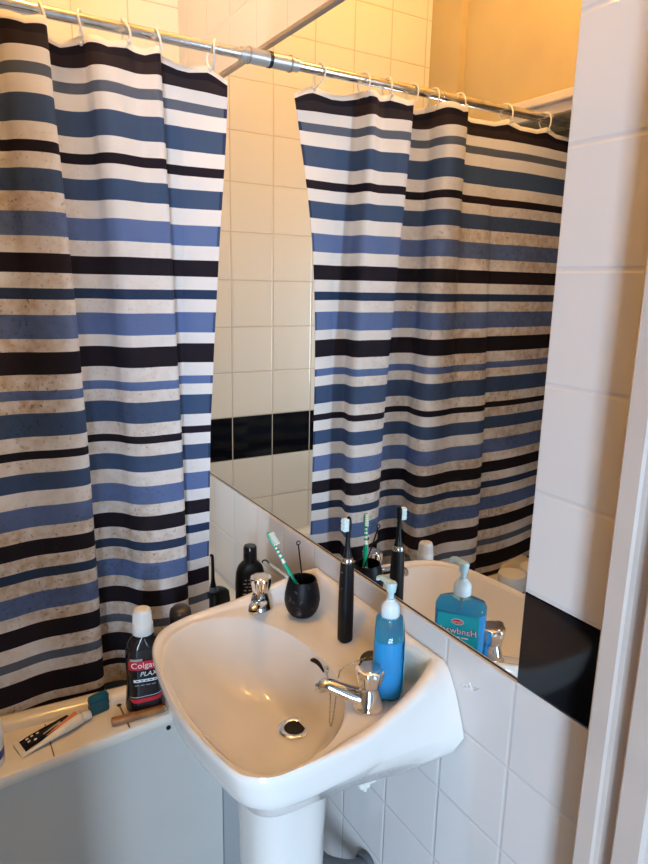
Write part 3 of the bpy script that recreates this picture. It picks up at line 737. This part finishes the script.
mwpatch('silver_swoosh', -.030, .030, .0375, .0395, M['grey_ink'], .06, 0, .0014)

# toothpaste tube: flat crimped end left, cap right
TA, TE = Vector((-.640, 1.262, LZ)), Vector((-.490, 1.296, LZ))
t = thing('toothpaste_tube', 'black and white toothpaste tube lying on the bath ledge', 'toothpaste', TA, math.atan2(TE.y - TA.y, TE.x - TA.x))
L = (TE - TA).length - .022
bm = bmesh.new(); rs = []
for k, w, h_ in ((0, .052, .0016), (.06, .0515, .002), (.2, .049, .009), (.45, .046, .017), (.7, .043, .023), (.88, .038, .027), (.95, .031, .026), (1.0, .020, .019)):
    rs.append([Vector((k * L, w / 2 * math.cos(a), .0012 + h_ / 2 + h_ / 2 * math.sin(a))) for a in [2 * PI * i / 28 for i in range(28)]])
loft(bm, rs); obj('tube_body', bm, M['white'], t)
def tz(k, y):                                               # height of the tube's upper skin
    w = interp(k, [0, .06, .2, .45, .7, .88], [.052, .0515, .049, .046, .043, .038]) / 2; h_ = interp(k, [0, .06, .2, .45, .7, .88], [.0016, .002, .009, .017, .023, .027])
    return .0012 + h_ / 2 + h_ / 2 * math.sqrt(max(0, 1 - (y / w) ** 2)) + .0005
def tpatch(name, f0, f1, k0, k1, m, lift=0):
    bm = bmesh.new(); A = []
    for i in range(15):
        k = k0 + (k1 - k0) * i / 14; A.append([bm.verts.new(Vector((k * L, f0(k) + (f1(k) - f0(k)) * j / 8, tz(k, f0(k) + (f1(k) - f0(k)) * j / 8) + lift))) for j in range(9)])
    for a, b in zip(A, A[1:]):
        for j in range(8): bm.faces.new((a[j], a[j + 1], b[j + 1], b[j]))
    return obj(name, bm, m, t)
tpatch('black_print', lambda k: -.017 + .022 * max(0, k - .3), lambda k: .0215 - .007 * k, .08, .80, M['blackgloss'])
tpatch('orange_swoosh', lambda k: -.013 + .014 * (k - .4), lambda k: -.0125 + .036 * max(0, k - .38), .40, .92, M['orange_ink'], .0004)
tpatch('grey_swoosh', lambda k: -.006 + .010 * (k - .4), lambda k: -.002 + .022 * (k - .4), .38, .66, M['grey_ink'], .0005)
for i, (k, y) in enumerate(((.16, .012), (.23, .012), (.31, .010), (.16, .002), (.24, -.004))):
    tpatch('white_mark', lambda q, y=y: y - .0025, lambda q, y=y: y + .0025, k, k + .04, M['white_ink'], .0004)
c = obj('cap', lathe([(.0095, 0), (.0105, .001), (.0098, .016), (.0085, .0175), (.0005, .0178)], 28), M['white'], t); c.location = (L, 0, .0120); c.rotation_euler = (0, PI / 2, 0)

# teal flosser box standing on edge
t = thing('floss_box', 'small dark teal plastic box standing on edge on the bath ledge', 'floss box', (-.474, 1.3085, LZ), .20); t.scale = (1, .7, 1)
bm = bmesh.new(); pr = []
for x, z in ((-.020, 0), (.020, 0), (.022, .004), (.021, .014), (.0225, .020), (.021, .028), (.022, .038), (.019, .044), (.008, .0455), (-.010, .0445), (-.019, .043), (-.0215, .036), (-.020, .026), (-.0215, .018), (-.0205, .010), (-.022, .004)):
    pr.append((x, z))
loft(bm, [[Vector((x * s, y, .0225 + (z - .0225) * s)) for x, z in pr] for y, s in ((-.008, .90), (-.0065, 1), (.0065, 1), (.008, .90))]); bx = obj('case', bm, M['teal'], t)
obj('lid_seam', boxes((-.0205, .0205, -.0084, -.0078, .030, .0308)), M['hole'], t, False)

# wooden stick with a metal end
SA, SE = Vector((-.461, 1.2505, LZ)), Vector((-.334, 1.2420, LZ))
t = thing('wooden_handle', 'slim wooden brush handle with grey end lying on the bath ledge', 'brush', SA, math.atan2(SE.y - SA.y, SE.x - SA.x))
Ls = (SE - SA).length
bm = bmesh.new(); loft(bm, [[Vector((k * Ls, w * q.x, .0080 * hz + hz * w * .9 * q.y)) for q in [Vector((math.copysign(abs(math.cos(a)) ** .6, math.cos(a)), math.copysign(abs(math.sin(a)) ** .6, math.sin(a)), 0)) for a in [2 * PI * i / 20 for i in range(20)]]] for k, w, hz in ((0, .0075, 1), (.02, .0088, 1), (.5, .0082, 1), (.86, .0076, 1))]); obj('handle', bm, M['wood'], t)
bm = bmesh.new(); tube(bm, [Vector((.845 * Ls, 0, .008)), Vector((.87 * Ls, 0, .008)), Vector((.97 * Ls, 0, .008)), Vector((Ls, 0, .008))], [.0078, .0079, .0074, .004], 16); obj('metal_ferrule', bm, M['rodchrome'], t)

# white jars at the left (one only in the mirror)
def jar(label, loc, r, h, band):
    t = thing('cream_jar', label, 'jar', loc, 0, 'white jars on the bath ledge')
    obj('pot', lathe([(r * .94, 0), (r, .003), (r, h * .62), (r * .97, h * .65)], 48), M['daylens'], t)
    obj('lid', lathe([(r * 1.02, h * .655), (r * 1.03, h * .67), (r * 1.03, h * .95), (r * .98, h), (.0005, h)], 48), M['white'], t)
    if band: obj('blue_band', lathe([(r * 1.004, h * .20), (r * 1.004, h * .42)], 48, False, False), M['navy_ink'], t)
    return t
jar('white cream jar with blue band at the left end of the bath ledge', (-.702, 1.258, LZ), .040, .080, True)
jar('plain white jar further along the bath ledge, seen only in the mirror', (-.800, 1.262, LZ), .042, .078, False)

# dark bottle with domed cap behind the mouthwash
t = thing('dark_bottle', 'dark bottle with domed brown cap behind the mouthwash, against the curtain', 'bottle', (-.297, 1.280, LZ))
obj('bottle', lathe([(.021, 0), (.024, .003), (.0245, .06), (.0245, .160), (.022, .172), (.020, .175)], 36), M['blackgloss'], t)
obj('domed_cap', lathe([(.0215, .172), (.0235, .175), (.0238, .200), (.0215, .211), (.016, .216), (.0005, .218)], 36), M['browncap'], t)

# black shampoo bottle on the tub's end rim
t = thing('shampoo_bottle', 'matte black shampoo bottle in the corner behind the far tap', 'shampoo', (-.056, 1.440, .6092), -.38)
bm = bmesh.new(); loft(bm, [rrect(w, d, d * .48, z, 8) for z, w, d in ((0, .062, .040), (.004, .072, .048), (.05, .076, .050), (.14, .076, .050), (.162, .073, .048), (.179, .062, .044), (.188, .046, .038), (.192, .036, .034))]); obj('bottle', bm, M['black'], t)
obj('cap', lathe([(.0170, .191), (.0180, .193), (.0170, .230), (.0152, .234), (.0005, .2345)], 36), M['blackgloss'], t)
for i, (z, w) in enumerate(((.150, .030), (.140, .038), (.131, .026), (.122, .034), (.112, .040), (.103, .030))):
    for k_ in range(3):
        x0_ = -w / 2 + w * k_ / 3; obj('label_line', boxes((x0_, x0_ + w / 3 * (.55 + .12 * ((i + k_) % 3)), -.0254, -.0249, z - .0014, z + .0014)), M['grey_ink'], t, False)

# oral irrigator
t = thing('oral_irrigator', 'black oral irrigator with thin curved nozzle on the tub rim', 'oral irrigator', (-.112, 1.540, .6092), .5)
bm = bmesh.new(); loft(bm, [rrect(w, d, d * .42, z, 8, cx) for z, w, d, cx in ((0, .066, .042, .010), (.004, .072, .046, .010), (.045, .072, .046, .010), (.068, .068, .043, .009), (.078, .056, .038, .004), (.083, .036, .030, -.008))]); obj('body', bm, M['black'], t)
obj('nozzle_collar', lathe([(.0130, .082), (.0125, .088), (.0095, .094), (.0090, .095)], 24, off=(-.010, 0)), M['grey'], t)
bm = bmesh.new(); tube(bm, spline([Vector((-.010, 0, .094)), Vector((-.010, 0, .120)), Vector((-.010, 0, .150)), Vector((-.0105, 0, .178)), Vector((-.014, 0, .186)), Vector((-.018, 0, .186))], 5), [.0088, .0080, .0070, .0062, .0056] + [.0050 - .0001 * i for i in range(21)], 14); obj('nozzle', bm, M['black'], t)

# ------------------------------------------------------------------ below the basin
t = thing('supply_valve', 'small ivory pipe valve sticking out under the basin by the tiles', 'valve', (-.002, .945, .492))
def xtube(bm, x0, x1, r0, r1, z=0): return loft(bm, [[Vector((x, r * math.cos(2 * PI * k / 18), z + r * math.sin(2 * PI * k / 18))) for k in range(18)] for x, r in ((x0, r0), (x1, r1))])
obj('stub', xtube(bmesh.new(), 0, -.022, .005, .005), M['ivory'], t)
bm = bmesh.new(); xtube(bm, -.018, -.036, .0100, .0088); xtube(bm, -.036, -.040, .0088, .004); obj('valve_head', bm, M['ivory'], t)
bm = bmesh.new(); tube(bm, [Vector((-.024, 0, -.016)), Vector((-.024, 0, -.008)), Vector((-.024, 0, .012))], [.0045, .0055, .0055], 12); obj('spindle', bm, M['ivory'], t)
t = thing('waste_pipe', 'grey waste pipe low on the tiles behind the pedestal', 'pipe', (-.001, .955, .262))
bm = bmesh.new(); tube(bm, spline([Vector((0, 0, 0)), Vector((-.03, .002, 0)), Vector((-.06, .02, 0)), Vector((-.085, .05, 0)), Vector((-.095, .09, 0))], 6), .026, 20); obj('elbow', bm, M['grey'], t)
obj('flange', xtube(bmesh.new(), -.001, -.012, .036, .033), M['grey'], t)

# reflected glare on the tile beside the basin, painted as pale strokes
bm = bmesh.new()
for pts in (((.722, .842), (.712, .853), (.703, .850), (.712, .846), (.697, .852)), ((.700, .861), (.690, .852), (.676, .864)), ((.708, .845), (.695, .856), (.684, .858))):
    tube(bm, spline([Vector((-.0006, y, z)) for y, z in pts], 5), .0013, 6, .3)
tag(obj('tile_glare', bm, M['white_ink']), 'small white painted glare on the tile right of the basin', 'mark')

# ------------------------------------------------------------------ light
def area(name, loc, rot, sx, sy, power, color):
    l = bpy.data.lights.new(name, 'AREA'); l.shape = 'RECTANGLE'; l.size = sx; l.size_y = sy; l.energy = power; l.color = color
    o = bpy.data.objects.new(name, l); COL.objects.link(o); o.location = loc; o.rotation_euler = rot; return o
# daylight through the lobby window
area('daylight', ((WX0 + WX1) / 2, -1.92, (WZ0 + WZ1) / 2), (math.radians(90), 0, math.radians(-20)), WX1 - WX0 - .1, WZ1 - WZ0 - .1, 142, (.58, .77, 1.0))
area('bath_fill_daylight', (XL - .03, 1.765, 1.33), (0, math.radians(-90), 0), .53, .165, 5.0, (.70, .87, 1.0))  # added fill light for the back wall behind the curtain
# warm bulb of the bathroom ceiling lamp
LX, LY, LZC = -.46, 1.20, 2.74
t = thing('ceiling_lamp', 'round opal ceiling lamp above the bath, warm light', 'lamp', (LX, LY, ZC))
obj('base_plate', lathe([(.06, 0), (.06, -.02), (.05, -.025)], 32), M['white'], t)
obj('stem', lathe([(.009, -.025), (.009, LZC - ZC + .066)], 16), M['white'], t)
glow = bpy.data.materials.new('warm_glowing_opal_glass'); glow.use_nodes = True
gb = glow.node_tree.nodes['Principled BSDF']; gb.inputs['Emission Color'].default_value = (1.0, .525, .128, 1); gb.inputs['Emission Strength'].default_value = 150
bm = bmesh.new(); bmesh.ops.create_uvsphere(bm, u_segments=32, v_segments=20, radius=.07); bmesh.ops.translate(bm, vec=(0, 0, LZC - ZC), verts=bm.verts[:])
obj('globe', bm, glow, t)

w = bpy.data.worlds.new('World'); scene.world = w; w.use_nodes = True
w.node_tree.nodes['Background'].inputs[0].default_value = (.75, .87, 1.0, 1); w.node_tree.nodes['Background'].inputs[1].default_value = .6

# ------------------------------------------------------------------ camera
yaw, pitch, roll, F = .5478, .2219, .0213, 657.87
f = Vector((math.sin(yaw) * math.cos(pitch), math.cos(yaw) * math.cos(pitch), -math.sin(pitch)))
r = Vector((math.cos(yaw), -math.sin(yaw), 0)); u = r.cross(f)
r2 = r * math.cos(roll) + u * math.sin(roll); u2 = -r * math.sin(roll) + u * math.cos(roll)
cam = bpy.data.cameras.new('camera'); co = bpy.data.objects.new('camera', cam); COL.objects.link(co)
mw = Matrix.Identity(4)
for i in range(3): mw[i][0] = r2[i]; mw[i][1] = u2[i]; mw[i][2] = -f[i]
mw.translation = Vector((-.7204, 0, 1.5)); co.matrix_world = mw
cam.sensor_fit = 'HORIZONTAL'; cam.sensor_width = 36; cam.lens = F / 648 * 36; cam.clip_start = .02
scene.camera = co
scene.view_settings.view_transform = 'Standard'; scene.view_settings.look = 'None'; scene.view_settings.gamma = 1
scene.view_settings.exposure = 0; scene.view_settings.use_curve_mapping = False
